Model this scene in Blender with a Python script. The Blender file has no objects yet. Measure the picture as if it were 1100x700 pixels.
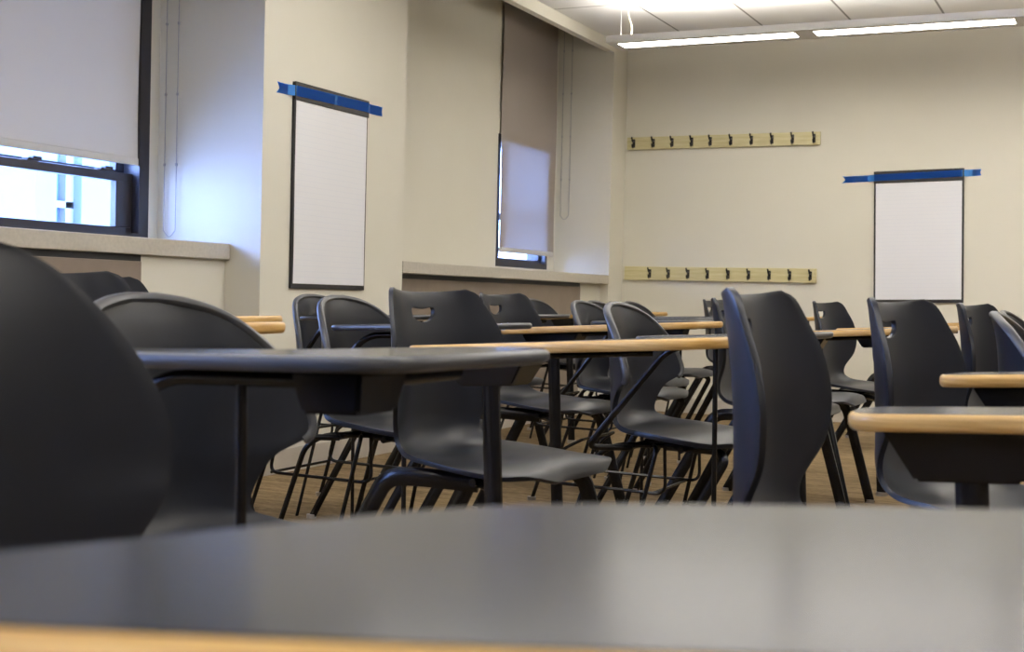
import bpy, bmesh, math, random
from mathutils import Vector, Matrix
random.seed(7)
S = bpy.context.scene
COL = S.collection
PI = math.pi

# ------------------------------------------------------------------ camera (calibrated from the room's vanishing points)
HC = 0.80
VP1 = Vector((1215 - 550, -(335 - 350)))
VP2 = Vector((-2500 - 550, -(247 - 350)))
F = math.sqrt(-(VP1.dot(VP2)))
Yc = Vector((VP1.x, VP1.y, -F)).normalized()
Xc = -Vector((VP2.x, VP2.y, -F)).normalized()
Zc = Xc.cross(Yc)
R3 = Matrix((Xc, Yc, Zc))           # world = R3 @ cam
cam_d = bpy.data.cameras.new('camera')
cam = bpy.data.objects.new('camera', cam_d)
COL.objects.link(cam)
cam.matrix_world = Matrix.Translation((0, 0, HC)) @ R3.to_4x4()
cam_d.sensor_width = 36
cam_d.lens = F / 1100 * 36
cam_d.clip_start = 0.05
cam_d.dof.use_dof = True
cam_d.dof.focus_distance = 4.2
cam_d.dof.aperture_fstop = 9.0
S.camera = cam

# ------------------------------------------------------------------ materials
def mat(name, col, rough=0.5, metal=0.0, spec=0.5, **k):
    m = bpy.data.materials.new(name)
    m.use_nodes = True
    b = m.node_tree.nodes['Principled BSDF']
    b.inputs['Base Color'].default_value = (*col, 1)
    b.inputs['Roughness'].default_value = rough
    b.inputs['Metallic'].default_value = metal
    b.inputs['Specular IOR Level'].default_value = spec
    return m

def nodes(m):
    nt = m.node_tree
    return nt, nt.nodes, nt.links, nt.nodes['Principled BSDF']

def noise_col(m, c1, c2, scale=(1, 1, 1), nscale=5, detail=4, lo=0.35, hi=0.65, coord='Object'):
    nt, N, L, b = nodes(m)
    tc = N.new('ShaderNodeTexCoord'); mp = N.new('ShaderNodeMapping')
    mp.inputs['Scale'].default_value = scale
    nz = N.new('ShaderNodeTexNoise'); nz.inputs['Scale'].default_value = nscale; nz.inputs['Detail'].default_value = detail
    cr = N.new('ShaderNodeValToRGB')
    cr.color_ramp.elements[0].position = lo; cr.color_ramp.elements[0].color = (*c1, 1)
    cr.color_ramp.elements[1].position = hi; cr.color_ramp.elements[1].color = (*c2, 1)
    L.new(tc.outputs[coord], mp.inputs['Vector']); L.new(mp.outputs[0], nz.inputs['Vector'])
    L.new(nz.outputs['Fac'], cr.inputs['Fac']); L.new(cr.outputs['Color'], b.inputs['Base Color'])
    return nz

def bump(m, scale=200, strength=0.1, dist=0.001):
    nt, N, L, b = nodes(m)
    tc = N.new('ShaderNodeTexCoord')
    nz = N.new('ShaderNodeTexNoise'); nz.inputs['Scale'].default_value = scale; nz.inputs['Detail'].default_value = 3
    bp = N.new('ShaderNodeBump'); bp.inputs['Strength'].default_value = strength; bp.inputs['Distance'].default_value = dist
    L.new(tc.outputs['Object'], nz.inputs['Vector']); L.new(nz.outputs['Fac'], bp.inputs['Height']); L.new(bp.outputs[0], b.inputs['Normal'])

M = {}
M['wall'] = mat('painted_wall', (0.62, 0.58, 0.50), 0.6, spec=0.3)
noise_col(M['wall'], (0.645, 0.622, 0.535), (0.665, 0.642, 0.555), nscale=1.3); bump(M['wall'], 120, 0.12, 0.001)
M['sill'] = mat('sill_stone', (0.46, 0.43, 0.37), 0.45); noise_col(M['sill'], (0.44, 0.41, 0.35), (0.49, 0.455, 0.39), nscale=60)
M['panel'] = mat('brown_panel', (0.22, 0.175, 0.14), 0.5); noise_col(M['panel'], (0.21, 0.165, 0.13), (0.24, 0.19, 0.15), nscale=8)
M['base'] = mat('cove_base', (0.50, 0.46, 0.40), 0.45)
M['frame'] = mat('bronze_frame', (0.022, 0.02, 0.024), 0.32)
M['plastic'] = mat('charcoal_plastic', (0.0085, 0.0105, 0.0165), 0.36, spec=0.32)
bump(M['plastic'], 900, 0.08, 0.0004)
M['steel'] = mat('black_steel', (0.005, 0.005, 0.0065), 0.25, spec=0.35)
M['rim'] = mat('rim_highlight_grey', (0.05, 0.052, 0.058), 0.38, spec=0.5)  # lighter grey puts the shell edge's highlight into the colour
M['glide'] = mat('glide', (0.25, 0.22, 0.19), 0.4)
M['lam'] = mat('grey_laminate', (0.115, 0.118, 0.125), 0.19, spec=0.20); noise_col(M['lam'], (0.026, 0.029, 0.035), (0.030, 0.033, 0.039), nscale=150)
M['edge'] = mat('dark_edge', (0.045, 0.048, 0.055), 0.32)
M['wood'] = mat('wood_edge', (0.6, 0.36, 0.13), 0.35)
noise_col(M['wood'], (0.42, 0.235, 0.062), (0.62, 0.40, 0.14), scale=(3, 3, 60), nscale=4, detail=5, lo=0.3, hi=0.7)
M['rackwood'] = mat('rack_board', (0.58, 0.53, 0.30), 0.45)
noise_col(M['rackwood'], (0.55, 0.49, 0.26), (0.64, 0.58, 0.34), scale=(1, 3, 12), nscale=6)
M['hook'] = mat('black_hook', (0.01, 0.01, 0.01), 0.3)
M['paper'] = mat('chart_paper', (0.74, 0.74, 0.77), 0.28)
M['black'] = mat('black_card', (0.012, 0.012, 0.014), 0.5)
M['ceilmetal'] = mat('fixture_white', (0.62, 0.62, 0.62), 0.4)
M['cable'] = mat('cable', (0.7, 0.66, 0.5), 0.5)
M['chain'] = mat('chain', (0.35, 0.35, 0.36), 0.4)
M['blindbar'] = mat('blind_bar', (0.50, 0.48, 0.45), 0.5)
M['ext'] = mat('outside_wall', (0.075, 0.10, 0.105), 0.8)
M['extglass'] = mat('outside_glass', (0.06, 0.10, 0.2), 0.2)
M['extwhite'] = mat('outside_frame', (0.16, 0.17, 0.17), 0.5)

# paper gets faint ruled lines
nt, N, L, b = nodes(M['paper'])
tc = N.new('ShaderNodeTexCoord'); sp = N.new('ShaderNodeSeparateXYZ'); L.new(tc.outputs['Object'], sp.inputs[0])
mm = N.new('ShaderNodeMath'); mm.operation = 'FRACT'; mu = N.new('ShaderNodeMath'); mu.operation = 'MULTIPLY'; mu.inputs[1].default_value = 1 / 0.0254
L.new(sp.outputs['Z'], mu.inputs[0]); L.new(mu.outputs[0], mm.inputs[0])
ls = N.new('ShaderNodeMath'); ls.operation = 'LESS_THAN'; ls.inputs[1].default_value = 0.12; L.new(mm.outputs[0], ls.inputs[0])
mx = N.new('ShaderNodeMixRGB'); mx.inputs[1].default_value = (0.745, 0.755, 0.80, 1); mx.inputs[2].default_value = (0.71, 0.725, 0.785, 1)
L.new(ls.outputs[0], mx.inputs[0]); L.new(mx.outputs[0], b.inputs['Base Color'])
nz = N.new('ShaderNodeTexNoise'); nz.inputs['Scale'].default_value = 3.5; L.new(tc.outputs['Object'], nz.inputs['Vector'])
bp = N.new('ShaderNodeBump'); bp.inputs['Strength'].default_value = 0.25; bp.inputs['Distance'].default_value = 0.004
L.new(nz.outputs['Fac'], bp.inputs['Height']); L.new(bp.outputs[0], b.inputs['Normal'])

# carpet: tan with long streaks and flecks
M['carpet'] = mat('carpet', (0.3, 0.2, 0.1), 0.95, spec=0.1)
nt, N, L, b = nodes(M['carpet'])
tc = N.new('ShaderNodeTexCoord')
def nzn(scale, s, d):
    mp = N.new('ShaderNodeMapping'); mp.inputs['Scale'].default_value = scale; L.new(tc.outputs['Object'], mp.inputs['Vector'])
    n = N.new('ShaderNodeTexNoise'); n.inputs['Scale'].default_value = s; n.inputs['Detail'].default_value = d
    L.new(mp.outputs[0], n.inputs['Vector']); return n
n1 = nzn((1.5, 14, 1), 2.2, 5); n2 = nzn((10, 60, 1), 3, 3)
ad = N.new('ShaderNodeMath'); ad.operation = 'MULTIPLY_ADD'; ad.inputs[1].default_value = 0.6
L.new(n2.outputs['Fac'], ad.inputs[0]); 
m5 = N.new('ShaderNodeMath'); m5.operation = 'MULTIPLY'; m5.inputs[1].default_value = 0.5; L.new(n1.outputs['Fac'], m5.inputs[0]); L.new(m5.outputs[0], ad.inputs[2])
cr = N.new('ShaderNodeValToRGB')
cr.color_ramp.elements[0].position = 0.42; cr.color_ramp.elements[0].color = (0.13, 0.088, 0.044, 1)
cr.color_ramp.elements[1].position = 0.66; cr.color_ramp.elements[1].color = (0.31, 0.225, 0.125, 1)
L.new(ad.outputs[0], cr.inputs['Fac']); L.new(cr.outputs['Color'], b.inputs['Base Color'])
bump(M['carpet'], 400, 0.5, 0.003)

# ceiling tiles: white with dark grid
M['ceil'] = mat('ceiling_tile', (0.72, 0.71, 0.70), 0.8, spec=0.2)
nt, N, L, b = nodes(M['ceil'])
tc = N.new('ShaderNodeTexCoord'); sp = N.new('ShaderNodeSeparateXYZ'); L.new(tc.outputs['Object'], sp.inputs[0])
def gridline(out, off, per, w):
    a = N.new('ShaderNodeMath'); a.operation = 'ADD'; a.inputs[1].default_value = -off; L.new(out, a.inputs[0])
    d = N.new('ShaderNodeMath'); d.operation = 'DIVIDE'; d.inputs[1].default_value = per; L.new(a.outputs[0], d.inputs[0])
    f = N.new('ShaderNodeMath'); f.operation = 'FRACT'; L.new(d.outputs[0], f.inputs[0])
    c = N.new('ShaderNodeMath'); c.operation = 'LESS_THAN'; c.inputs[1].default_value = w / per; L.new(f.outputs[0], c.inputs[0])
    return c.outputs[0]
g1 = gridline(sp.outputs['X'], -1.127 - 5.77, 0.577, 0.014); g2 = gridline(sp.outputs['Y'], 7.778 - 12.2, 1.22, 0.014)
mxx = N.new('ShaderNodeMath'); mxx.operation = 'MAXIMUM'; L.new(g1, mxx.inputs[0]); L.new(g2, mxx.inputs[1])
mx = N.new('ShaderNodeMixRGB'); mx.inputs[1].default_value = (0.70, 0.69, 0.68, 1); mx.inputs[2].default_value = (0.22, 0.21, 0.20, 1)
L.new(mxx.outputs[0], mx.inputs[0]); L.new(mx.outputs[0], b.inputs['Base Color'])

# blind fabric: diffuse + translucent
def blind_mat(name, c, tr):
    m = bpy.data.materials.new(name); m.use_nodes = True
    nt = m.node_tree; N = nt.nodes; L = nt.links
    b = N['Principled BSDF']; b.inputs['Base Color'].default_value = (*c, 1); b.inputs['Roughness'].default_value = 0.8
    t = N.new('ShaderNodeBsdfTranslucent'); t.inputs['Color'].default_value = (0.8, 0.8, 0.78, 1)
    mx = N.new('ShaderNodeMixShader'); mx.inputs[0].default_value = tr
    L.new(b.outputs[0], mx.inputs[1]); L.new(t.outputs[0], mx.inputs[2]); L.new(mx.outputs[0], N['Material Output'].inputs['Surface'])
    return m
M['blind'] = blind_mat('blind_fabric', (0.50, 0.475, 0.42), 0.005)
M['blind_grey'] = blind_mat('blind_fabric_taupe', (0.34, 0.30, 0.27), 0.038)

m = M['tape'] = mat('blue_tape', (0.06, 0.38, 1.0), 0.5)
nt, N, L, b = nodes(m)
t = N.new('ShaderNodeBsdfTransparent'); mx = N.new('ShaderNodeMixShader'); mx.inputs[0].default_value = 0.12
L.new(b.outputs[0], mx.inputs[1]); L.new(t.outputs[0], mx.inputs[2]); L.new(mx.outputs[0], N['Material Output'].inputs['Surface'])

m = M['glass'] = bpy.data.materials.new('window_glass'); m.use_nodes = True
nt = m.node_tree; N = nt.nodes; L = nt.links; N.remove(N['Principled BSDF'])
t = N.new('ShaderNodeBsdfTransparent'); t.inputs['Color'].default_value = (0.93, 0.97, 1, 1)
g = N.new('ShaderNodeBsdfGlossy'); g.inputs['Roughness'].default_value = 0.02
mx = N.new('ShaderNodeMixShader'); mx.inputs[0].default_value = 0.06
L.new(t.outputs[0], mx.inputs[1]); L.new(g.outputs[0], mx.inputs[2]); L.new(mx.outputs[0], N['Material Output'].inputs['Surface'])

def emit(name, c, s):
    m = bpy.data.materials.new(name); m.use_nodes = True
    nt = m.node_tree; N = nt.nodes; L = nt.links; N.remove(N['Principled BSDF'])
    e = N.new('ShaderNodeEmission'); e.inputs[0].default_value = (*c, 1); e.inputs[1].default_value = s
    L.new(e.outputs[0], N['Material Output'].inputs['Surface']); return m
M['lens'] = emit('lamp_lens', (1.0, 0.95, 0.86), 22.0)
M['lens_up'] = emit('lamp_uplight', (1.0, 0.95, 0.86), 27.0)

# ------------------------------------------------------------------ mesh helpers
def link(name, bm, m, parent=None, smooth=False, loc=None):
    bmesh.ops.recalc_face_normals(bm, faces=bm.faces)
    me = bpy.data.meshes.new(name); bm.to_mesh(me); bm.free()
    if m: me.materials.append(m)
    if smooth:
        me.polygons.foreach_set('use_smooth', [True] * len(me.polygons))
        try: me.set_sharp_from_angle(angle=math.radians(40))
        except Exception: pass
    o = bpy.data.objects.new(name, me); COL.objects.link(o)
    if parent: o.parent = parent
    if loc: o.location = loc
    return o

def tag(o, label=None, cat=None, group=None, kind=None):
    if label: o['label'] = label
    if cat: o['category'] = cat
    if group: o['group'] = group
    if kind: o['kind'] = kind
    return o

def struct(name, bm, m, parent=None, **k):
    o = link(name, bm, m, parent, **k)
    if not parent: o['kind'] = 'structure'
    return o

def empty(name, loc=(0, 0, 0), rz=0):
    o = bpy.data.objects.new(name, None); COL.objects.link(o)
    o.location = loc; o.rotation_euler = (0, 0, rz); o.empty_display_size = 0.1
    return o

def box(bm, x0, x1, y0, y1, z0, z1, bev=0.0):
    v = [bm.verts.new(p) for p in ((x0, y0, z0), (x1, y0, z0), (x1, y1, z0), (x0, y1, z0), (x0, y0, z1), (x1, y0, z1), (x1, y1, z1), (x0, y1, z1))]
    fs = [bm.faces.new([v[i] for i in q]) for q in ((0, 3, 2, 1), (4, 5, 6, 7), (0, 1, 5, 4), (1, 2, 6, 5), (2, 3, 7, 6), (3, 0, 4, 7))]
    if bev:
        es = list({e for f in fs for e in f.edges})
        bmesh.ops.bevel(bm, geom=es, offset=bev, segments=2, affect='EDGES', profile=0.5)
    return bm

def BX(*a, **k):
    return box(bmesh.new(), *a, **k)

def fillet(pts, r, n=6):
    pts = [Vector(p) for p in pts]
    out = [pts[0]]
    for i in range(1, len(pts) - 1):
        a, b_, c = pts[i - 1], pts[i], pts[i + 1]
        rr = r[i] if isinstance(r, (list, tuple)) else r
        d1 = (a - b_); d2 = (c - b_)
        rr = min(rr, d1.length * 0.48, d2.length * 0.48)
        p1 = b_ + d1.normalized() * rr; p2 = b_ + d2.normalized() * rr
        for k in range(n + 1):
            t = k / n
            out.append(p1 * (1 - t) ** 2 + b_ * 2 * t * (1 - t) + p2 * t * t)
    out.append(pts[-1])
    return out

def sweep(bm, pts, ra, rb=None, ref=Vector((0, 1, 0)), seg=10, cap=True, closed=False):
    """ra: half-size along ref; rb: half-size across."""
    rb = rb or ra
    pts = [Vector(p) for p in pts]; n = len(pts); rings = []
    for i, p in enumerate(pts):
        if closed: t = pts[(i + 1) % n] - pts[i - 1]
        else: t = pts[min(i + 1, n - 1)] - pts[max(i - 1, 0)]
        t.normalize()
        u = ref - t * ref.dot(t)
        if u.length < 1e-3: u = Vector((1, 0, 0)) - t * t.x
        u.normalize(); w = t.cross(u)
        a = ra[i] if isinstance(ra, list) else ra
        b_ = rb[i] if isinstance(rb, list) else rb
        rings.append([bm.verts.new(p + u * a * math.cos(2 * PI * k / seg) + w * b_ * math.sin(2 * PI * k / seg)) for k in range(seg)])
    m = n if closed else n - 1
    for i in range(m):
        A, B = rings[i], rings[(i + 1) % n]
        for k in range(seg):
            bm.faces.new((A[k], A[(k + 1) % seg], B[(k + 1) % seg], B[k]))
    if cap and not closed:
        bm.faces.new(rings[0][::-1]); bm.faces.new(rings[-1])
    return bm

def poly_prism(bm, pts, z0, z1, zf=None):
    """closed 2D outline -> prism; zf adds slope"""
    zf = zf or (lambda x, y: 0)
    lo = [bm.verts.new((x, y, z0 + zf(x, y))) for x, y in pts]
    hi = [bm.verts.new((x, y, z1 + zf(x, y))) for x, y in pts]
    bm.faces.new(lo[::-1]); bm.faces.new(hi)
    n = len(pts)
    for i in range(n):
        bm.faces.new((lo[i], lo[(i + 1) % n], hi[(i + 1) % n], hi[i]))
    return bm

def round_poly(pts, rads, n=8):
    out = []
    N_ = len(pts)
    for i in range(N_):
        a, b_, c = Vector(pts[i - 1]), Vector(pts[i]), Vector(pts[(i + 1) % N_])
        d1 = a - b_; d2 = c - b_; r = min(rads[i], d1.length * 0.49, d2.length * 0.49)
        if r < 1e-4: out.append((b_.x, b_.y)); continue
        p1 = b_ + d1.normalized() * r; p2 = b_ + d2.normalized() * r
        for k in range(n + 1):
            t = k / n; q = p1 * (1 - t) ** 2 + b_ * 2 * t * (1 - t) + p2 * t * t
            out.append((q.x, q.y))
    return out

def interp(tab, t):
    """smooth (Catmull-Rom) table lookup, rows (t, v...)"""
    n = len(tab)
    if t <= tab[0][0]: return list(tab[0][1:])
    if t >= tab[-1][0]: return list(tab[-1][1:])
    for i in range(n - 1):
        if tab[i][0] <= t <= tab[i + 1][0]: break
    p0 = tab[max(i - 1, 0)]; p1 = tab[i]; p2 = tab[i + 1]; p3 = tab[min(i + 2, n - 1)]
    h = p2[0] - p1[0]; s = (t - p1[0]) / h
    out = []
    for k in range(1, len(p1)):
        m1 = (p2[k] - p0[k]) / max(p2[0] - p0[0], 1e-6) * h
        m2 = (p3[k] - p1[k]) / max(p3[0] - p1[0], 1e-6) * h
        s2, s3 = s * s, s * s * s
        out.append((2 * s3 - 3 * s2 + 1) * p1[k] + (s3 - 2 * s2 + s) * m1 + (-2 * s3 + 3 * s2) * p2[k] + (s3 - s2) * m2)
    return out

# ------------------------------------------------------------------ seat shells
# rows: t, x, z, halfwidth, dx at edge (wing forward), dz at edge
SHELL_A = [
    (0.00, 0.370, 0.416, 0.120, 0.000, 0.000),
    (0.02, 0.368, 0.428, 0.165, -0.012, -0.002),
    (0.06, 0.350, 0.444, 0.205, -0.008, -0.012),
    (0.14, 0.300, 0.452, 0.230, 0.000, -0.022),
    (0.26, 0.210, 0.445, 0.236, 0.000, -0.008),
    (0.37, 0.115, 0.437, 0.222, 0.002, 0.010),
    (0.46, 0.045, 0.436, 0.202, 0.010, 0.018),
    (0.52, 0.005, 0.446, 0.186, 0.022, 0.018),
    (0.57, -0.022, 0.474, 0.176, 0.030, 0.010),
    (0.62, -0.034, 0.515, 0.184, 0.042, 0.004),
    (0.69, -0.036, 0.580, 0.226, 0.072, 0.000),
    (0.76, -0.038, 0.645, 0.240, 0.080, 0.000),
    (0.84, -0.044, 0.710, 0.230, 0.074, 0.002),
    (0.92, -0.052, 0.765, 0.205, 0.058, 0.004),
    (0.97, -0.058, 0.795, 0.182, 0.046, 0.010),
    (1.00, -0.062, 0.806, 0.155, 0.034, 0.010),
]
SHELL_B = [r for r in SHELL_A[:8]] + [
    (0.57, -0.022, 0.474, 0.160, 0.030, 0.008),
    (0.62, -0.034, 0.520, 0.168, 0.046, 0.000),
    (0.66, -0.036, 0.558, 0.188, 0.066, 0.000),
    (0.695, -0.038, 0.592, 0.228, 0.100, -0.008),
    (0.72, -0.039, 0.618, 0.234, 0.102, -0.008),
    (0.79, -0.042, 0.670, 0.220, 0.084, -0.004),
    (0.86, -0.046, 0.714, 0.194, 0.060, -0.002),
    (0.92, -0.052, 0.750, 0.158, 0.036, 0.000),
    (0.96, -0.058, 0.771, 0.118, 0.020, 0.000),
    (0.985, -0.062, 0.782, 0.072, 0.010, 0.000),
    (1.00, -0.064, 0.787, 0.025, 0.002, 0.000),
]

SHELL_C = [r if not (0.56 < r[0] < 0.69) else (r[0], r[1], r[2], r[3] + .030, r[4] + .03, r[5]) for r in SHELL_B]

def shell_mesh(tab, slot, thick):
    bm = bmesh.new(); NT, NU = 90, 28
    g = []
    for i in range(NT + 1):
        t = i / NT
        x, z, w, dx, dz = interp(tab, t)
        row = []
        for j in range(NU + 1):
            u = -1 + 2 * j / NU
            uu = math.copysign(abs(u) ** 0.92, u)
            k = abs(u) ** 2.2
            # gentle central scoop across the top edge
            row.append(bm.verts.new((x + dx * k, w * uu, z + dz * k)))
        g.append(row)
    for i in range(NT):
        for j in range(NU):
            bm.faces.new((g[i][j], g[i][j + 1], g[i + 1][j + 1], g[i + 1][j]))
    me = bpy.data.meshes.new('shell_tmp'); bm.to_mesh(me); bm.free()
    o = bpy.data.objects.new('shell_tmp', me); COL.objects.link(o)
    so = o.modifiers.new('s', 'SOLIDIFY'); so.thickness = thick; so.offset = 0
    cut = None
    if slot:
        cb = bmesh.new(); out = []
        W = 0.048
        for k in range(9):
            q = -1 + 2 * k / 8
            out.append((q * (W - .006), 0.0125 - 0.004 * math.cos(q * PI * .5) ** 2))
        out.append((W - .001, .009))
        for k in range(0, 13):
            a = PI * k / 12
            out.append((W * math.cos(a), 0.004 - 0.026 * math.sin(a) ** 0.9))
        out.append((-W + .001, .009))
        f0 = [cb.verts.new((-0.2, y, 0.760 + z)) for y, z in out]; f1 = [cb.verts.new((0.1, y, 0.760 + z)) for y, z in out]
        cb.faces.new(f0); cb.faces.new(f1[::-1])
        for k in range(len(out)):
            q = (k + 1) % len(out); cb.faces.new((f0[k], f1[k], f1[q], f0[q]))
        bmesh.ops.recalc_face_normals(cb, faces=cb.faces)
        cme = bpy.data.meshes.new('cut'); cb.to_mesh(cme); cb.free()
        cut = bpy.data.objects.new('cut', cme); COL.objects.link(cut)
        bo = o.modifiers.new('b', 'BOOLEAN'); bo.object = cut; bo.operation = 'DIFFERENCE'; bo.solver = 'EXACT'
    bv = o.modifiers.new('v', 'BEVEL'); bv.width = thick * 0.3; bv.segments = 2; bv.limit_method = 'ANGLE'; bv.angle_limit = math.radians(50)
    bpy.context.view_layer.update()
    dg = bpy.context.evaluated_depsgraph_get()
    nm = bpy.data.meshes.new_from_object(o.evaluated_get(dg))
    bpy.data.objects.remove(o)
    if cut: bpy.data.objects.remove(cut)
    nm.polygons.foreach_set('use_smooth', [True] * len(nm.polygons))
    try: nm.set_sharp_from_angle(angle=math.radians(45))
    except Exception: pass
    nm.materials.clear(); nm.materials.append(M['plastic'])
    nm.name = 'seat_shell'
    return nm

SH = {'A': shell_mesh(SHELL_A, True, 0.010), 'B': shell_mesh(SHELL_B, False, 0.013), 'C': shell_mesh(SHELL_C, False, 0.012)}

# ------------------------------------------------------------------ tablets
OUT_A = round_poly([(0.13, -0.34), (0.76, -0.34), (0.78, 0.06), (0.50, 0.10), (0.40, -0.20), (0.13, -0.22)],
                   [0.05, 0.10, 0.10, 0.10, 0.10, 0.05])
OUT_B = round_poly([(0.12, -0.34), (0.53, -0.34), (0.56, 0.02), (0.42, 0.04), (0.32, -0.20), (0.12, -0.23)],
                   [0.05, 0.07, 0.10, 0.10, 0.10, 0.05])
THW, THD = 0.021, 0.0165
_tab_cache = {}
def tablet_meshes(kind, z0, slope):
    key = (kind, z0, slope)
    if key in _tab_cache: return _tab_cache[key]
    out = OUT_A if kind in ('A', 'W') else OUT_B
    zf = lambda x, y: (x - out[0][0]) * slope
    TH = THD if kind == 'B' else THW
    bm = bmesh.new()
    c = Vector((sum(p[0] for p in out) / len(out), sum(p[1] for p in out) / len(out)))
    poly_prism(bm, out, z0 - TH, z0, zf)
    bmesh.ops.recalc_face_normals(bm, faces=bm.faces)
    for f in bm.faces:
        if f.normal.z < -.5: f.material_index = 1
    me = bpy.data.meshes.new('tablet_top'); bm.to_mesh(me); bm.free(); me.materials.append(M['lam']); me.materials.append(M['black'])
    # edge band
    bm = bmesh.new(); n = len(out)
    prof = [(0.0005, -TH / 2 - 0.0005), (0.004, -TH / 2 + 0.002), (0.006, -TH * 0.2), (0.006, TH * 0.2), (0.004, TH / 2 - 0.002), (0.0005, TH / 2 - 0.0004), (-0.002, TH / 2 - 0.002), (-0.002, -TH / 2 + 0.001)]
    rings = []
    for i in range(n):
        a, b_ = Vector(out[i - 1]), Vector(out[(i + 1) % n]); t = (b_ - a).normalized(); nr = Vector((t.y, -t.x))
        x, y = out[i]
        rings.append([bm.verts.new((x + nr.x * d, y + nr.y * d, z0 - TH / 2 + h + zf(x, y))) for d, h in prof])
    m_ = len(prof)
    for i in range(n):
        A, B = rings[i], rings[(i + 1) % n]
        for k in range(m_):
            bm.faces.new((A[k], A[(k + 1) % m_], B[(k + 1) % m_], B[k]))
    bmesh.ops.recalc_face_normals(bm, faces=bm.faces)
    me2 = bpy.data.meshes.new('edge_band'); bm.to_mesh(me2); bm.free()
    me2.materials.append(M['wood'] if kind in ('A', 'W', 'S') else M['edge'])
    me2.polygons.foreach_set('use_smooth', [True] * len(me2.polygons))
    try: me2.set_sharp_from_angle(angle=math.radians(50))
    except Exception: pass
    _tab_cache[key] = (me, me2); return _tab_cache[key]

_mesh_cache = {}
def part(key, name, build, m, parent, smooth=True):
    """one mesh per kind of part, shared between copies"""
    if key not in _mesh_cache:
        o = link(name, build(), m, parent, smooth=smooth); _mesh_cache[key] = o.data
        return o
    o = bpy.data.objects.new(name, _mesh_cache[key]); COL.objects.link(o); o.parent = parent
    return o

def meshobj(name, me, parent):
    o = bpy.data.objects.new(name, me); COL.objects.link(o); o.parent = parent; return o

def cyl(bm, x, y, z0, z1, r, seg=12):
    return sweep(bm, [(x, y, z0), (x, y, z1)], r, r, Vector((1, 0, 0)), seg)

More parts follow.
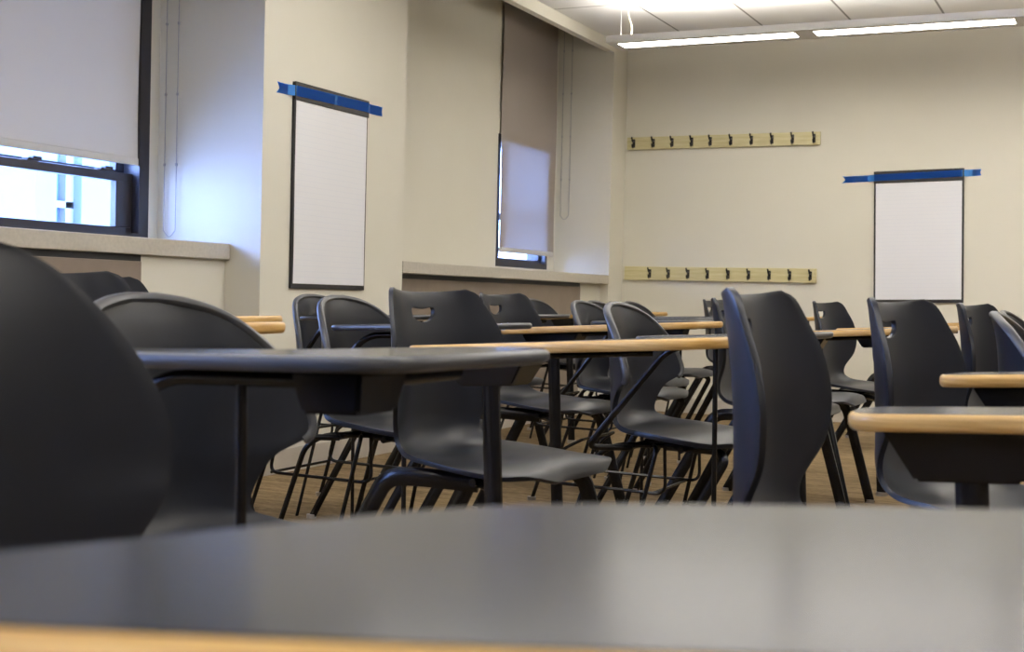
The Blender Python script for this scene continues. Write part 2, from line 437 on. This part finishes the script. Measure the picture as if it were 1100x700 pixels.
def desk(label, lat, z, toward, shell='A', tablet='A', group=None, tz=None, slope=None, zs=1.0, toff=0.0, rack=None):
    """place by camera-plane offset (metres right, metres ahead); toward = how far the sitter faces round to the viewer"""
    c = 0.906; s_ = 0.423
    X = lat * c - z * s_; Y = lat * s_ + z * c
    rz = math.radians(25 - toward)
    root = empty('tablet_arm_desk' if tablet else 'classroom_chair', (X, Y, 0), rz)
    root.scale = (1, 1, zs)
    tag(root, label, 'desk chair' if tablet else 'chair', group or 'tablet arm desk chairs across the classroom')
    sh = meshobj('seat_shell', SH[shell], root)
    legA = (shell == 'A')
    if shell == 'B':
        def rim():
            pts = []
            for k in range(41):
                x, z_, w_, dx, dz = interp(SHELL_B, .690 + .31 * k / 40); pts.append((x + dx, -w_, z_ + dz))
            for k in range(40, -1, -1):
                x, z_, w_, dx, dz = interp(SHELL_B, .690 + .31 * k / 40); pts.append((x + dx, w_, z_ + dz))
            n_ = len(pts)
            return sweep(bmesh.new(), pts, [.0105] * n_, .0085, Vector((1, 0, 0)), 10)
        rm = part('rim', 'back_rim_highlight', rim, M['rim'], sh); rm['label'] = 'lighter grey strip round the dome, standing in for its edge highlight'  # strip added along the back edge in place of its specular highlight
    for sy in (-1, 1):
        if legA:
            def rear(sy=sy):
                p = fillet([(0.20, sy * .15, .405), (0.07, sy * .19, .412), (0.00, sy * .20, .408), (-0.22, sy * .235, .0)], [0, .03, .09, 0])
                return sweep(bmesh.new(), p, 0.011, 0.021)
            def front(sy=sy):
                p = fillet([(0.12, sy * .15, .405), (0.24, sy * .18, .412), (0.28, sy * .2, .385), (0.38, sy * .235, .0)], [0, .05, .07, 0])
                return sweep(bmesh.new(), p, 0.011, 0.020)
        else:
            def rear(sy=sy):
                p = fillet([(0.14, sy * .12, .412), (0.02, sy * .18, .412), (-0.03, sy * .2, .38), (-0.15, sy * .225, .0)], [0, .04, .05, 0])
                return sweep(bmesh.new(), p, 0.0075, 0.0075)
            def front(sy=sy):
                p = fillet([(0.14, sy * .12, .412), (0.30, sy * .18, .416), (0.33, sy * .2, .395), (0.12, sy * .225, .0)], [0, .04, .03, 0])
                return sweep(bmesh.new(), p, 0.008, 0.013)
        k = shell
        for nm, fn, gx in (('r', rear, (-0.22 if legA else -0.15)), ('f', front, (0.38 if legA else 0.12))):
            if legA and nm == 'f' and sy < 0 and tablet: continue      # the post is the right front leg
            lg = part((k, nm, sy), 'leg', fn, M['steel'], root)
            gl = part((k, nm, sy, 'g'), 'glide', lambda gx=gx, sy=sy: cyl(bmesh.new(), gx, sy * .235 if legA else sy * .225, 0.0, 0.014, 0.017), M['glide'], lg)
        if not legA:
            part((k, 'm', sy), 'side_rod', lambda sy=sy: sweep(bmesh.new(), fillet([(0.10, sy * .12, .412), (0.14, sy * .19, .412), (0.05, sy * .215, .0)], [0, .03, 0]), .006, .006), M['steel'], root)
    # cross frame under the seat
    def under():
        bm = bmesh.new()
        for xx in (0.06, 0.20):
            sweep(bm, [(xx, -.175, .408), (xx, .175, .408)], 0.009, 0.009, Vector((0, 0, 1)))
        box(bm, 0.06, 0.20, -.06, .06, .402, .420)
        return bm
    part(('under', shell), 'seat_frame', under, M['steel'], root)
    if rack if rack is not None else (not legA):
        def rk():
            bm = bmesh.new()
            for yy in (-.155, .155):
                sweep(bm, fillet([(-.10, yy * .8, .412), (-.155, yy, .38), (-.175, yy, .292), (.155, yy, .286), (.15, yy, .412)], [0, .03, .03, .03, 0]), .0048, .0048, seg=6)
            sweep(bm, [(-.17, -.155, .292), (-.17, .155, .292)], .004, .004, Vector((0, 0, 1)), seg=6)
            sweep(bm, [(.12, -.155, .287), (.12, .155, .287)], .004, .004, Vector((0, 0, 1)), seg=6)
            sweep(bm, [(-.10, -.124, .412), (-.10, .124, .412)], .004, .004, Vector((0, 0, 1)), seg=6)
            return bm
        part('rack', 'book_rack', rk, M['steel'], root)
    if tablet:
        wood = tablet in ('A', 'W', 'S')
        z0 = tz if tz is not None else (0.70 if wood else 0.718)
        sl = slope if slope is not None else (0.060 if wood else 0.035)
        me, me2 = tablet_meshes(tablet, z0, sl)
        tb = meshobj('tablet', me, root); eb = meshobj('edge_band', me2, tb); tb.location.x = toff
        eb['label'] = 'light wooden edge band' if wood else 'dark grey edge band'
        a0 = 0.13 if tablet in ('A', 'W') else 0.12
        TH = THD if tablet == 'B' else THW
        zt = lambda a: z0 - TH + (a - a0) * sl
        if wood:
            def post():
                bm = bmesh.new()
                sweep(bm, [(0.335, -.285, 0.0), (0.30, -.285, zt(.30) - .012)], 0.012, 0.020)
                return bm
            p_ = part(('post', z0, sl), 'post', post, M['steel'], root)
            part(('postglide', z0), 'glide', lambda: cyl(bmesh.new(), .335, -.285, 0, .016, .024), M['glide'], p_)
            ax = .60 if tablet != 'S' else .46
            def brace():
                bm = bmesh.new()
                sweep(bm, [(0.22, -.285, zt(.22) - .007), (0.34, -.285, zt(.34) - .007), (ax, -.17, zt(ax) - .007)], .007, .007)
                sweep(bm, [(0.32, -.285, zt(.32) - .007), (ax - .06, -.05, zt(ax - .06) - .007)], .007, .007)
                return bm
            part('seatbrace', 'seat_brace', lambda: sweep(bmesh.new(), fillet([(0.312, -.285, .40), (0.26, -.20, .405), (0.16, -.10, .405)], .04), .012, .012), M['steel'], root)
            part(('brace', z0, sl, ax), 'tablet_support', brace, M['steel'], root)
        else:
            def arm():
                bm = bmesh.new()
                p = fillet([(0.06, -.17, .405), (-0.03, -.26, .41), (0.20, -.285, zt(.20) - .012), (0.47, -.285, zt(.47) - .012)], [0, .03, .05, 0])
                sweep(bm, p, .0085, .0085)
                sweep(bm, [(0.455, -.285, zt(.455) - .012), (0.455, -.05, zt(.455) - .012)], .0085, .0085, Vector((0, 0, 1)))
                return bm
            part(('arm', z0, sl), 'tablet_support', arm, M['steel'], root)
            p_ = part(('rod', z0, sl), 'post', lambda: sweep(bmesh.new(), [(0.33, -.285, 0), (0.32, -.285, zt(.32) - .012)], .0065, .0065), M['steel'], root)
            part('rodglide', 'glide', lambda: cyl(bmesh.new(), .33, -.285, 0, .012, .012), M['glide'], p_)
        def tray():
            bm = bmesh.new()
            x0, x1 = (0.20, 0.40) if wood else (0.40, 0.485)
            y0, y1 = -.315, -.215
            top = [(x0, y0), (x1, y0), (x1, y1), (x0, y1)]
            ins = .04 if wood else .008
            dp = .064 if wood else .045
            bot = [(x0 + ins, y0 + .01), (x1 - ins, y0 + .01), (x1 - ins, y1 - .01), (x0 + ins, y1 - .01)]
            V0 = [bm.verts.new((x, y, zt(x) - .0005)) for x, y in top]; V1 = [bm.verts.new((x, y, zt(x) - dp)) for x, y in bot]
            bm.faces.new(V0); bm.faces.new(V1[::-1])
            for i in range(4): bm.faces.new((V0[i], V0[(i + 1) % 4], V1[(i + 1) % 4], V1[i]))
            bmesh.ops.bevel(bm, geom=list(bm.edges), offset=.004, segments=2, affect='EDGES')
            return bm
        part(('tray', wood, z0, sl), 'mounting_box', tray, M['steel'], root, smooth=False)
    return root

D = desk
D('dark domed chair back filling the lower left corner, closest chair to the camera', -0.412, 1.05, 6, 'C', None, group='tablet arm desk chairs across the classroom', zs=1.078)
D('dome-backed dark desk behind the nearest chair, dark tablet crossing left centre', -0.455, 1.80, 25, 'B', 'B', tz=.731, slope=.022)
D('slot-backed desk left of centre whose long wood-edged tablet crosses the middle', -0.165, 3.03, 29, 'A', 'A', tz=.698)
D('dome-backed desk with blue-lit dark tablet tip, second chair left of the central slotted one', -0.45, 3.80, 24, 'B', 'B')
D('dome-backed desk against the pillar wall just below the left flip chart', -0.705, 4.95, 26, 'B', 'B')
D('small slot-backed desk right behind the central slotted chair, wood-edged tablet', -0.017, 4.65, 25, 'A', 'A')
D('dome-backed desk at centre with pale lit rim and diagonal tablet arm', 0.344, 3.72, 25, 'B', 'B', tz=.709, slope=.05)
D('large near slot-backed desk right of centre with blue-lit side and big wood-edged tablet', 0.386, 1.95, 23.5, 'A', 'A', tz=.668, slope=.045, toff=.035, zs=1.006)
D('large slotted chair back in front of the back-wall flip chart, wood-edged tablet at right', 0.775, 2.57, 34, 'A', 'A', tz=.688, toff=.02)
D('slot-backed desk behind the big blue-lit chair, pale seat front showing to its right', 0.80, 4.80, 25, 'A', 'A')
D('chair without tablet hidden behind the big blue-lit chair, only its seat edge showing', 1.03, 5.32, 25, 'A', None, group='tablet arm desk chairs across the classroom')
D('slotted chair back standing clear against the cream wall right of the big blue-lit chair', 1.445, 6.00, 32, 'A', 'A')
D('dark slot-backed desk at the right below the lower right corner of the flip chart', 1.47, 4.14, 34, 'A', 'A')
D('dome-backed desk with pale curved rim near the right edge of the picture', 1.175, 3.05, 24, 'B', 'W', tz=.68, toff=.05)
D('chair cut off by the right edge of the picture, farther than the pale-rimmed one', 1.90, 4.95, 28, 'B', 'B')
D('small dome-backed desk with pale rim in the gap left of the central diagonal arm', 0.326, 5.38, 25, 'B', 'B')
D('small dark dome-backed desk just behind the small pale-rimmed one', 0.43, 6.13, 25, 'B', 'B')
D('far pale slanted chair back below the lower coat rack, leftmost in front of the rack', 0.667, 6.95, 25, 'B', 'B')
D('far slotted chair back with bright hole left of the big blue-lit chair', 1.22, 7.90, 27, 'A', 'A')
D('far small dome-backed desk before the brown panel end, short wood tablet edge', 0.165, 7.75, 25, 'B', 'W')
D('dark rounded chair back peeping out between the two slotted backs left of centre', -0.25, 5.93, 25, 'A', 'B')
D('flat-topped dark chair back at far left under the window sill', -0.93, 2.75, 25, 'A', 'S', zs=1.025)
D('dark chair back peeping out behind the flat-topped one at far left', -1.10, 3.55, 20, 'A', 'S', zs=1.02)
D('farthest right desk near the back wall, only a sliver of seat visible', 2.15, 7.70, 25, 'A', 'A')

# foreground desk, tablet only a hand's width from the lens
fg = D('blurred grey tabletop with wooden edge filling the bottom of the picture', -0.42, 0.53, 1, 'A', None)
fg.name = 'tablet_arm_desk'; fg['category'] = 'desk chair'
out = round_poly([(0.10, -0.140), (0.42, -0.166), (0.92, -0.160), (0.92, 0.108), (0.60, 0.110), (0.41, 0.090), (0.29, -0.015), (0.17, -0.11)], [.02, .2, .06, .08, .2, .12, .12, .04])
FZ = 0.705
bm = poly_prism(bmesh.new(), out, FZ - .024, FZ)
tb = link('tablet', bm, M['lam'], fg)
bm = bmesh.new(); n = len(out); rings = []
prof = [(0.0005, -.0125), (0.005, -.010), (0.008, -.004), (0.008, .004), (0.004, .009), (0.0005, .0112), (-0.002, .009), (-0.002, -.010)]
for i in range(n):
    t = (Vector(out[(i + 1) % n]) - Vector(out[i - 1])).normalized(); nr = Vector((t.y, -t.x)); x, y = out[i]
    rings.append([bm.verts.new((x + nr.x * d, y + nr.y * d, FZ - .012 + h)) for d, h in prof])
for i in range(n):
    A_, B_ = rings[i], rings[(i + 1) % n]
    for k in range(8): bm.faces.new((A_[k], A_[(k + 1) % 8], B_[(k + 1) % 8], B_[k]))
eb = link('edge_band', bm, M['wood'], tb, smooth=True); eb['label'] = 'light wooden edge band'
bm = bmesh.new(); sweep(bm, [(0.56, -.06, 0), (0.54, -.06, FZ - .036)], .012, .02); sweep(bm, [(0.35, -.08, FZ - .036), (0.85, -.06, FZ - .036)], .012, .012)
link('post', bm, M['steel'], fg, smooth=True)

# ------------------------------------------------------------------ room shell
XP = -3.39; YB = 9.16; CZ = 2.64; R1 = 4.695; P1 = 5.918; R2 = 8.878; XE = 5.2; YF = -3.2
struct('floor', BX(-4.4, XE + .2, YF - .2, YB + .2, -0.1, 0), M['carpet'])
bm = BX(XP - .05, XE + .2, YF - .2, YB + .2, CZ, CZ + .1)
box(bm, -4.4, XP - .05, YF - .2, YB + .2, 3.0, 3.1)
struct('ceiling', bm, M['ceil'])
struct('wall_back', BX(-4.4, XE + .2, YB, YB + .2, 0, 3.0), M['wall'])
M['farwall'] = mat('unseen_wall_darkened', (0.22, 0.19, 0.16), 0.6)  # unseen walls given a darker tone to cut reflections on the chair faces
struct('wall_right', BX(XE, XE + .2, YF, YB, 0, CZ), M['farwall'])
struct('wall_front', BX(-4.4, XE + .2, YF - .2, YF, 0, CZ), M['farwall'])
XW1 = -3.95; XW2 = -3.82; XU1 = -3.574; XS1 = -3.548; XS2 = -3.385
W1 = (2.75, 4.63); W3 = (-1.4, 0.55); W2 = (7.905, 8.745)
def wallbox(bm, a, b_, y0, y1, z0, z1): box(bm, a, b_, y0, y1, z0, z1)
bm = bmesh.new()
# piers: corner column, pillar with the chart, pillar between windows 1 and 3, rest
wallbox(bm, -4.2, XP, R2, YB, 0, 3.0)
wallbox(bm, -4.2, XP, R1, P1, 0, 3.0)
wallbox(bm, -4.2, XP, 1.2, 2.45, 0, 3.0)
wallbox(bm, -4.2, XP, YF, -1.7, 0, 3.0)
# window wall, recess 2
wallbox(bm, -4.15, XW2, P1, W2[0], 0, 3.0); wallbox(bm, -4.15, XW2, W2[1], R2, 0, 3.0)
wallbox(bm, -4.15, XW2, W2[0], W2[1], 0, 1.005); wallbox(bm, -4.15, XW2, W2[0], W2[1], 1.88, 3.0)
wallbox(bm, XW2, -3.455, P1, R2, 0, 0.911)
# recess 1 and 3
for (a, b_), (ra, rb) in ((W1, (2.45, R1)), (W3, (-1.7, 1.2))):
    wallbox(bm, -4.15, XW1, ra, a, 0, 3.0); wallbox(bm, -4.15, XW1, b_, rb, 0, 3.0)
    wallbox(bm, -4.15, XW1, a, b_, 0, 1.03); wallbox(bm, -4.15, XW1, a, b_, 2.5, 3.0)
    wallbox(bm, XW1, XU1, ra, rb, 0, 0.934)
struct('wall_left', bm, M['wall'])
struct('trim_1', BX(XW1, XS1, 2.45, R1, 0.934, 1.003, bev=.004), M['sill'])
struct('trim_2', BX(XW2, XS2, P1, R2, 0.911, 0.974, bev=.004), M['sill'])
struct('trim_3', BX(XW1, XS1, -1.7, 1.2, 0.934, 1.003, bev=.004), M['sill'])
# brown convector panels under the sills
bm = bmesh.new(); box(bm, XU1, -3.566, 2.6, 4.15, 0.12, 0.908, bev=.003)
struct('trim_4', bm, M['panel'])
struct('trim_5', BX(-3.455, -3.447, 6.02, 8.49, 0.12, 0.885, bev=.003), M['panel'])
bm = BX(XU1, -3.571, 2.6, 4.15, 0.908, 0.933); struct('trim_6', bm, M['black'])
bm = BX(-3.455, -3.452, 6.02, 8.49, 0.885, 0.910); struct('trim_7', bm, M['black'])
# window head bulkhead along the window line (front board; blinds roll up behind it)
struct('trim_8', BX(XP - .05, XP, P1, R2, 2.562, 3.0), M['wall'])
struct('trim_9', BX(XP - .05, XP, 2.45, R1, 2.562, 3.0), M['wall'])
struct('trim_10', BX(XP - .05, XP, -1.7, 1.2, 2.562, 3.0), M['wall'])
# baseboards
bm = BX(XP, XE, YB - .012, YB, 0, .105, bev=.003); struct('baseboard_back', bm, M['base'])
bm = bmesh.new(); box(bm, XP, XP + .012, R1 - .012, P1 + .012, 0, .105, bev=.003); box(bm, XP, XP + .012, R2 - .012, YB - .012, 0, .105, bev=.003)
box(bm, -3.455, -3.443, P1, R2, 0, .105, bev=.003); box(bm, XU1, XU1 + .012, 2.45, R1, 0, .105, bev=.003)
struct('baseboard_left', bm, M['base'])

# ------------------------------------------------------------------ windows
def window(idx, xw, y0, y1, z0, z1, rail, fw=.09):
    """double-hung bronze window set in the wall opening"""
    root = empty('window_%d' % idx, (xw - .05, y0, z0)); root['kind'] = 'structure'
    def P(name, bm, m): 
        o = link(name, bm, m, root); o.matrix_parent_inverse = Matrix.Translation(root.location).inverted(); return o
    xa, xb = xw - .14, xw + .004
    bm = bmesh.new()
    box(bm, xa, xb, y0, y0 + fw * .7, z0, z1); box(bm, xa, xb, y1 - fw * .7, y1, z0, z1)
    box(bm, xa, xb, y0 + fw * .7, y1 - fw * .7, z0, z0 + .035); box(bm, xa, xb, y0 + fw * .7, y1 - fw * .7, z1 - .05, z1)
    P('window_frame', bm, M['frame'])
    a, b_ = y0 + fw * .7, y1 - fw * .7
    # lower sash
    bm = bmesh.new(); zr = rail
    box(bm, xw - .07, xw - .035, a, b_, z0 + .035, z0 + .06, bev=.003)
    box(bm, xw - .07, xw - .035, a, b_, zr - .022, zr + .016, bev=.003)
    st = .10 if idx != 2 else .03
    box(bm, xw - .07, xw - .035, a, a + .05, z0 + .06, zr - .02, bev=.003); box(bm, xw - .07, xw - .035, b_ - st, b_, z0 + .06, zr - .02, bev=.003)
    sash = P('lower_sash', bm, M['frame'])
    bm = BX(xw - .055, xw - .051, a + .05, b_ - st, z0 + .06, zr - .02); P('pane', bm, M['glass'])
    # upper sash
    bm = bmesh.new()
    box(bm, xw - .12, xw - .085, a, b_, zr - .01, zr + .03); box(bm, xw - .12, xw - .085, a, a + .05, zr, z1 - .05); box(bm, xw - .12, xw - .085, b_ - .05, b_, zr, z1 - .05)
    P('upper_sash', bm, M['frame'])
    bm = BX(xw - .105, xw - .101, a + .05, b_ - .05, zr + .03, z1 - .05); P('pane', bm, M['glass'])
    for yy in ((b_ - .58, b_ - .17) if idx == 1 else ((a + b_) / 2,)):
        bm = bmesh.new(); box(bm, xw - .068, xw - .03, yy - .03, yy + .03, zr + .016, zr + .026, bev=.002); box(bm, xw - .05, xw - .022, yy - .012, yy + .035, zr + .022, zr + .034, bev=.002)
        P('sash_latch', bm, M['frame'])
    return root
window(1, XW1, W1[0], W1[1], 1.005, 2.5, 1.285)
window(2, XW2, W2[0], W2[1], 1.005, 1.88, 1.34, fw=.05)
window(3, XW1, W3[0], W3[1], 1.005, 2.5, 1.285)

def blind(label, x, y0, y1, zb, m, yc, xc, zc0):
    root = empty('roller_blind', (x, (y0 + y1) / 2, 2.90)); tag(root, label, 'blind', 'roller blinds at the windows')
    inv = Matrix.Translation(root.location).inverted()
    def P(name, bm, mm, **k):
        o = link(name, bm, mm, root, **k); o.matrix_parent_inverse = inv; return o
    bm = sweep(bmesh.new(), [(x, y0, 2.90), (x, y1, 2.90)], .028, .028, Vector((0, 0, 1)), 16); P('roller', bm, M['blindbar'], smooth=True)
    # fabric: fine grid with a very slight belly
    bm = bmesh.new(); g = []; NY, NZ = 8, 24
    for i in range(NZ + 1):
        z = zb + .03 + (2.90 - zb - .03) * i / NZ
        g.append([(bm.verts.new((x + .028 + .003 * math.sin(3.1 * j / NY + i * .4), y0 + .01 + (y1 - y0 - .02) * j / NY, z))) for j in range(NY + 1)])
    for i in range(NZ):
        for j in range(NY): bm.faces.new((g[i][j], g[i][j + 1], g[i + 1][j + 1], g[i + 1][j]))
    P('fabric', bm, m, smooth=True)
    bm = BX(x + .022, x + .034, y0 + .01, y1 - .01, zb, zb + .032, bev=.003); P('bottom_bar', bm, m if m is M['blind'] else M['blindbar'])
    bm = bmesh.new()
    for dx in (-.03, .035):
        zz = 2.90
        sweep(bm, [(xc + dx, yc, zc0), (xc + dx, yc, 2.90)],   .0022, .0022, Vector((1, 0, 0)), 6)
        while zz > zc0: 
            box(bm, xc + dx - .004, xc + dx + .004, yc - .004, yc + .004, zz - .006, zz + .006); zz -= .31
    sweep(bm, fillet([(xc - .03, yc, zc0), (xc + .0025, yc, zc0 - .035), (xc + .035, yc, zc0)], .02),   .0022, .0022, Vector((0, 1, 0)), 6)
    P('chain', bm, M['chain'], smooth=False)
blind('pale grey roller blind on the big left window, cut off by the left edge', -3.985, W1[0] + .03, 4.577, 1.336, M['blind'], 4.675, -3.868, 1.06)
blind('taupe roller blind on the narrow window near the back corner', -3.83, 7.905, 8.835, 1.10, M['blind_grey'], 8.872, -3.745, 1.40)
blind('pale roller blind on the window beside the camera, outside the picture', -3.985, W3[0] + .03, W3[1] - .075, 2.3, M['blind'], 1.18, -3.868, 1.06)

# ------------------------------------------------------------------ coat racks
def hook_bm():
    bm = bmesh.new()
    box(bm, -.010, .010, -.004, 0, -.030, .030, bev=.002)
    sweep(bm, fillet([(0, -.002, .012), (-.001, -.030, .010), (-.001, -.050, .040)], .02), [.006] * 9, .006, Vector((1, 0, 0)), 8)
    sweep(bm, fillet([(0, -.002, -.008), (0, -.020, -.034), (0, -.036, -.026), (0, -.040, -.008)], .014), .0055, .0055, Vector((1, 0, 0)), 8)
    return bm
def rack(label, x0, x1, zt, zb, hooks):
    root = empty('coat_rack', ((x0 + x1) / 2, YB, (zt + zb) / 2)); tag(root, label, 'coat rack', 'pale wooden coat racks on the back wall')
    bd = link('board', BX(x0 - root.location.x, x1 - root.location.x, -.022, 0, zb - root.location.z, zt - root.location.z, bev=.003), M['rackwood'], root)
    first = None
    for hx in hooks:
        if 'hookmesh' not in _mesh_cache:
            h = link('hook', hook_bm(), M['hook'], root, smooth=True); _mesh_cache['hookmesh'] = h.data
        else:
            h = meshobj('hook', _mesh_cache['hookmesh'], root)
        h.location = (hx - root.location.x, -.022, 0)
rack('upper pale wooden coat rack with ten black hooks on the back wall', -3.372, -1.967, 1.986, 1.896, [-3.318, -3.168, -3.026, -2.880, -2.742, -2.593, -2.445, -2.300, -2.156, -2.008])
rack('lower pale wooden coat rack with nine hooks and one empty place at left', -3.368, -1.967, 1.047, 0.948, [-3.170, -3.028, -2.882, -2.737, -2.587, -2.439, -2.293, -2.149, -2.007])

# ------------------------------------------------------------------ flip chart pads and their tape
def pad(label, tlabel, origin, rz, w, h, tilt, tape, header):
    """local frame: x along the wall, z up, -y out of the wall"""
    rot = Matrix.Rotation(rz, 4, 'Z') @ Matrix.Rotation(tilt, 4, 'Y')
    root = empty('flip_chart_pad', origin); root.rotation_euler = rot.to_euler(); tag(root, label, 'flip chart', 'flip chart pads taped to the walls')
    link('backing', BX(0, w, -.012, -.001, 0, h, bev=.001), M['black'], root)
    # paper with slight waves
    bm = bmesh.new(); g = []; NX, NZ = 16, 24
    for i in range(NZ + 1):
        z = .022 + (h - header - .022) * i / NZ
        g.append([bm.verts.new((.012 + (w - .024) * j / NX, -.0145 - .0012 * math.sin(j * .9 + i * .3) * (1 - i / NZ), z)) for j in range(NX + 1)])
    for i in range(NZ):
        for j in range(NX): bm.faces.new((g[i][j], g[i][j + 1], g[i + 1][j + 1], g[i + 1][j]))
    link('paper', bm, M['paper'], root, smooth=True)
    link('binding', BX(-.001, w + .001, -.019, -.012, h - header, h + .001, bev=.002), M['black'], root)
    # tape: drapes over the binding, sticks to the wall on both sides
    x0, z0, x1, z1, th = tape
    bm = bmesh.new(); n = 40; lo = []; hi = []
    for i in range(n + 1):
        s = i / n; x = x0 + (x1 - x0) * s; zc = z0 + (z1 - z0) * s
        d = -.0205 if -0.004 < x < w + .004 else (-.0205 + .019 * min(1, max(-x, x - w) / .03))
        lo.append((x, d, zc - th / 2)); hi.append((x, d, zc + th / 2))
    vl = [bm.verts.new(p) for p in lo]; vh = [bm.verts.new(p) for p in hi]
    for i in range(n): bm.faces.new((vl[i], vl[i + 1], vh[i + 1], vh[i]))
    # torn forked left end and notched right end
    a = bm.verts.new((x0 - .022, lo[0][1], z0 - th / 2 - .002)); b_ = bm.verts.new((x0 + .002, lo[0][1], z0 - .001)); c = bm.verts.new((x0 - .018, lo[0][1], z0 + th / 2 + .003))
    bm.faces.new((a, vl[0], b_)); bm.faces.new((b_, vl[0], vh[0])); bm.faces.new((b_, vh[0], c))
    e = bm.verts.new((x1 + .012, hi[-1][1], z1 + th / 2)); f_ = bm.verts.new((x1 + .006, hi[-1][1], z1)); g_ = bm.verts.new((x1 + .012, hi[-1][1], z1 - th / 2 + .004))
    bm.faces.new((vl[-1], g_, f_)); bm.faces.new((vl[-1], f_, vh[-1])); bm.faces.new((vh[-1], f_, e))
    bmesh.ops.solidify(bm, geom=list(bm.faces), thickness=.0004)
    t = link('painter_tape', bm, M['tape']); t.matrix_world = Matrix.Translation(origin) @ rot
    tag(t, tlabel, 'tape', 'strips of blue tape holding the flip charts')
pad('flip chart pad with blank paper taped to the pillar between the windows', 'blue tape strip across the top of the flip chart on the pillar',
    (XP, 4.909, 0.817), PI / 2, .622, .914, 0, (-.10, .872, .765, .885, .046), .080)
pad('flip chart pad with blank paper taped to the back wall at right', 'blue tape strip across the top of the flip chart on the back wall',
    (-1.578, YB, 0.820), 0, .578, .884, -.024, (-.195, .840, .672, .853, .044), .080)

# ------------------------------------------------------------------ pendant lights
def pendant(label, x0, y0, n, z=2.36, w=.27):
    root = empty('pendant_light', (x0, y0, z)); tag(root, label, 'ceiling light', 'long suspended ceiling lights')
    ln = 1.1905 * n
    bm = bmesh.new()
    # open channel: sides, ends, bottom plates around the lenses
    box(bm, 0, ln, 0, .012, 0, .042); box(bm, 0, ln, w - .012, w, 0, .042); box(bm, 0, .012, .012, w - .012, 0, .042); box(bm, ln - .012, ln, .012, w - .012, 0, .042)
    box(bm, .012, ln - .012, .012, .055, 0, .01); box(bm, .012, ln - .012, w - .075, w - .012, 0, .01)
    xs = [(1.1905 * i + .055, 1.1905 * i + 1.135) for i in range(n)]
    prev = .012
    for a, b_ in xs + [(ln - .012, 0)]:
        box(bm, prev, a, .055, w - .075, 0, .01); prev = b_
    link('housing', bm, M['ceilmetal'], root)
    for a, b_ in xs:
        link('lamp_lens', BX(a, b_, .055, w - .075, .003, .008), M['lens'], root)
        link('uplight_lens', BX(a, b_, .05, w - .05, .030, .034), M['lens_up'], root)
    k = 0
    while k <= n:
        xx = min(max(1.1905 * k, .045), ln - .045)
        if k % 2 == 0:
            bm = sweep(bmesh.new(), [(xx, w / 2, .01), (xx, w / 2, CZ - z)], .0016, .0016, Vector((1, 0, 0)), 6); link('wire', bm, M['ceilmetal'], root)
        k += 1
    bm = sweep(bmesh.new(), fillet([(.09, w / 2, .01), (.125, w / 2, .10), (.085, w / 2, .20), (.10, w / 2, CZ - z)], .09), .005, .005, Vector((0, 1, 0)), 8)
    link('power_cable', bm, M['cable'], root, smooth=True)
pendant('long white suspended light with two glowing panels near the back wall', -2.943, 7.56, 6)
for yy in (4.7, 1.8, -1.1):  # rows out of view; the rearmost is added to brighten the window reveal
    pendant('long white suspended light over the desks, outside the picture', -2.943, yy, 6)

# ------------------------------------------------------------------ outside
bd = empty('neighbour_building', (-9, 8.9, 0)); tag(bd, 'pale building seen blurred through the left window', 'building')
def PB(name, bm, m, par=None):
    o = link(name, bm, m, bd); o.matrix_parent_inverse = Matrix.Translation(bd.location).inverted(); return o
bm = bmesh.new()
box(bm, -9.5, -9.0, 9.05, 16, -4, 1.30); box(bm, -9.5, -9.0, 9.05, 16, 2.3, 5)
box(bm, -9.5, -9.0, 9.05, 9.30, 1.30, 2.3); box(bm, -9.5, -9.0, 9.62, 10.4, 1.30, 2.3); box(bm, -9.5, -9.0, 10.8, 16, 1.3, 2.3)
PB('wall', bm, M['ext'])
for a, b_ in ((9.30, 9.62), (10.4, 10.8)):
    PB('pane', BX(-9.2, -9.18, a, b_, 1.30, 2.3), M['extglass'])
    bm = bmesh.new(); box(bm, -9.19, -9.1, a, b_, 1.54, 1.60); box(bm, -9.19, -9.1, a, a + .05, 1.3, 2.3); box(bm, -9.19, -9.1, b_ - .1, b_, 1.3, 2.3)
    PB('window_frame', bm, M['extwhite'])

# ------------------------------------------------------------------ sky
w = bpy.data.worlds.new('world'); S.world = w; w.use_nodes = True
bg = w.node_tree.nodes['Background']
bg.inputs[0].default_value = (0.31, 0.455, 1.0, 1); bg.inputs[1].default_value = 37.0

vs = S.view_settings
vs.view_transform = 'Standard'; vs.look = 'None'; vs.gamma = 1; vs.use_curve_mapping = False
vs.exposure = 0.12
S.cycles.max_bounces = 8
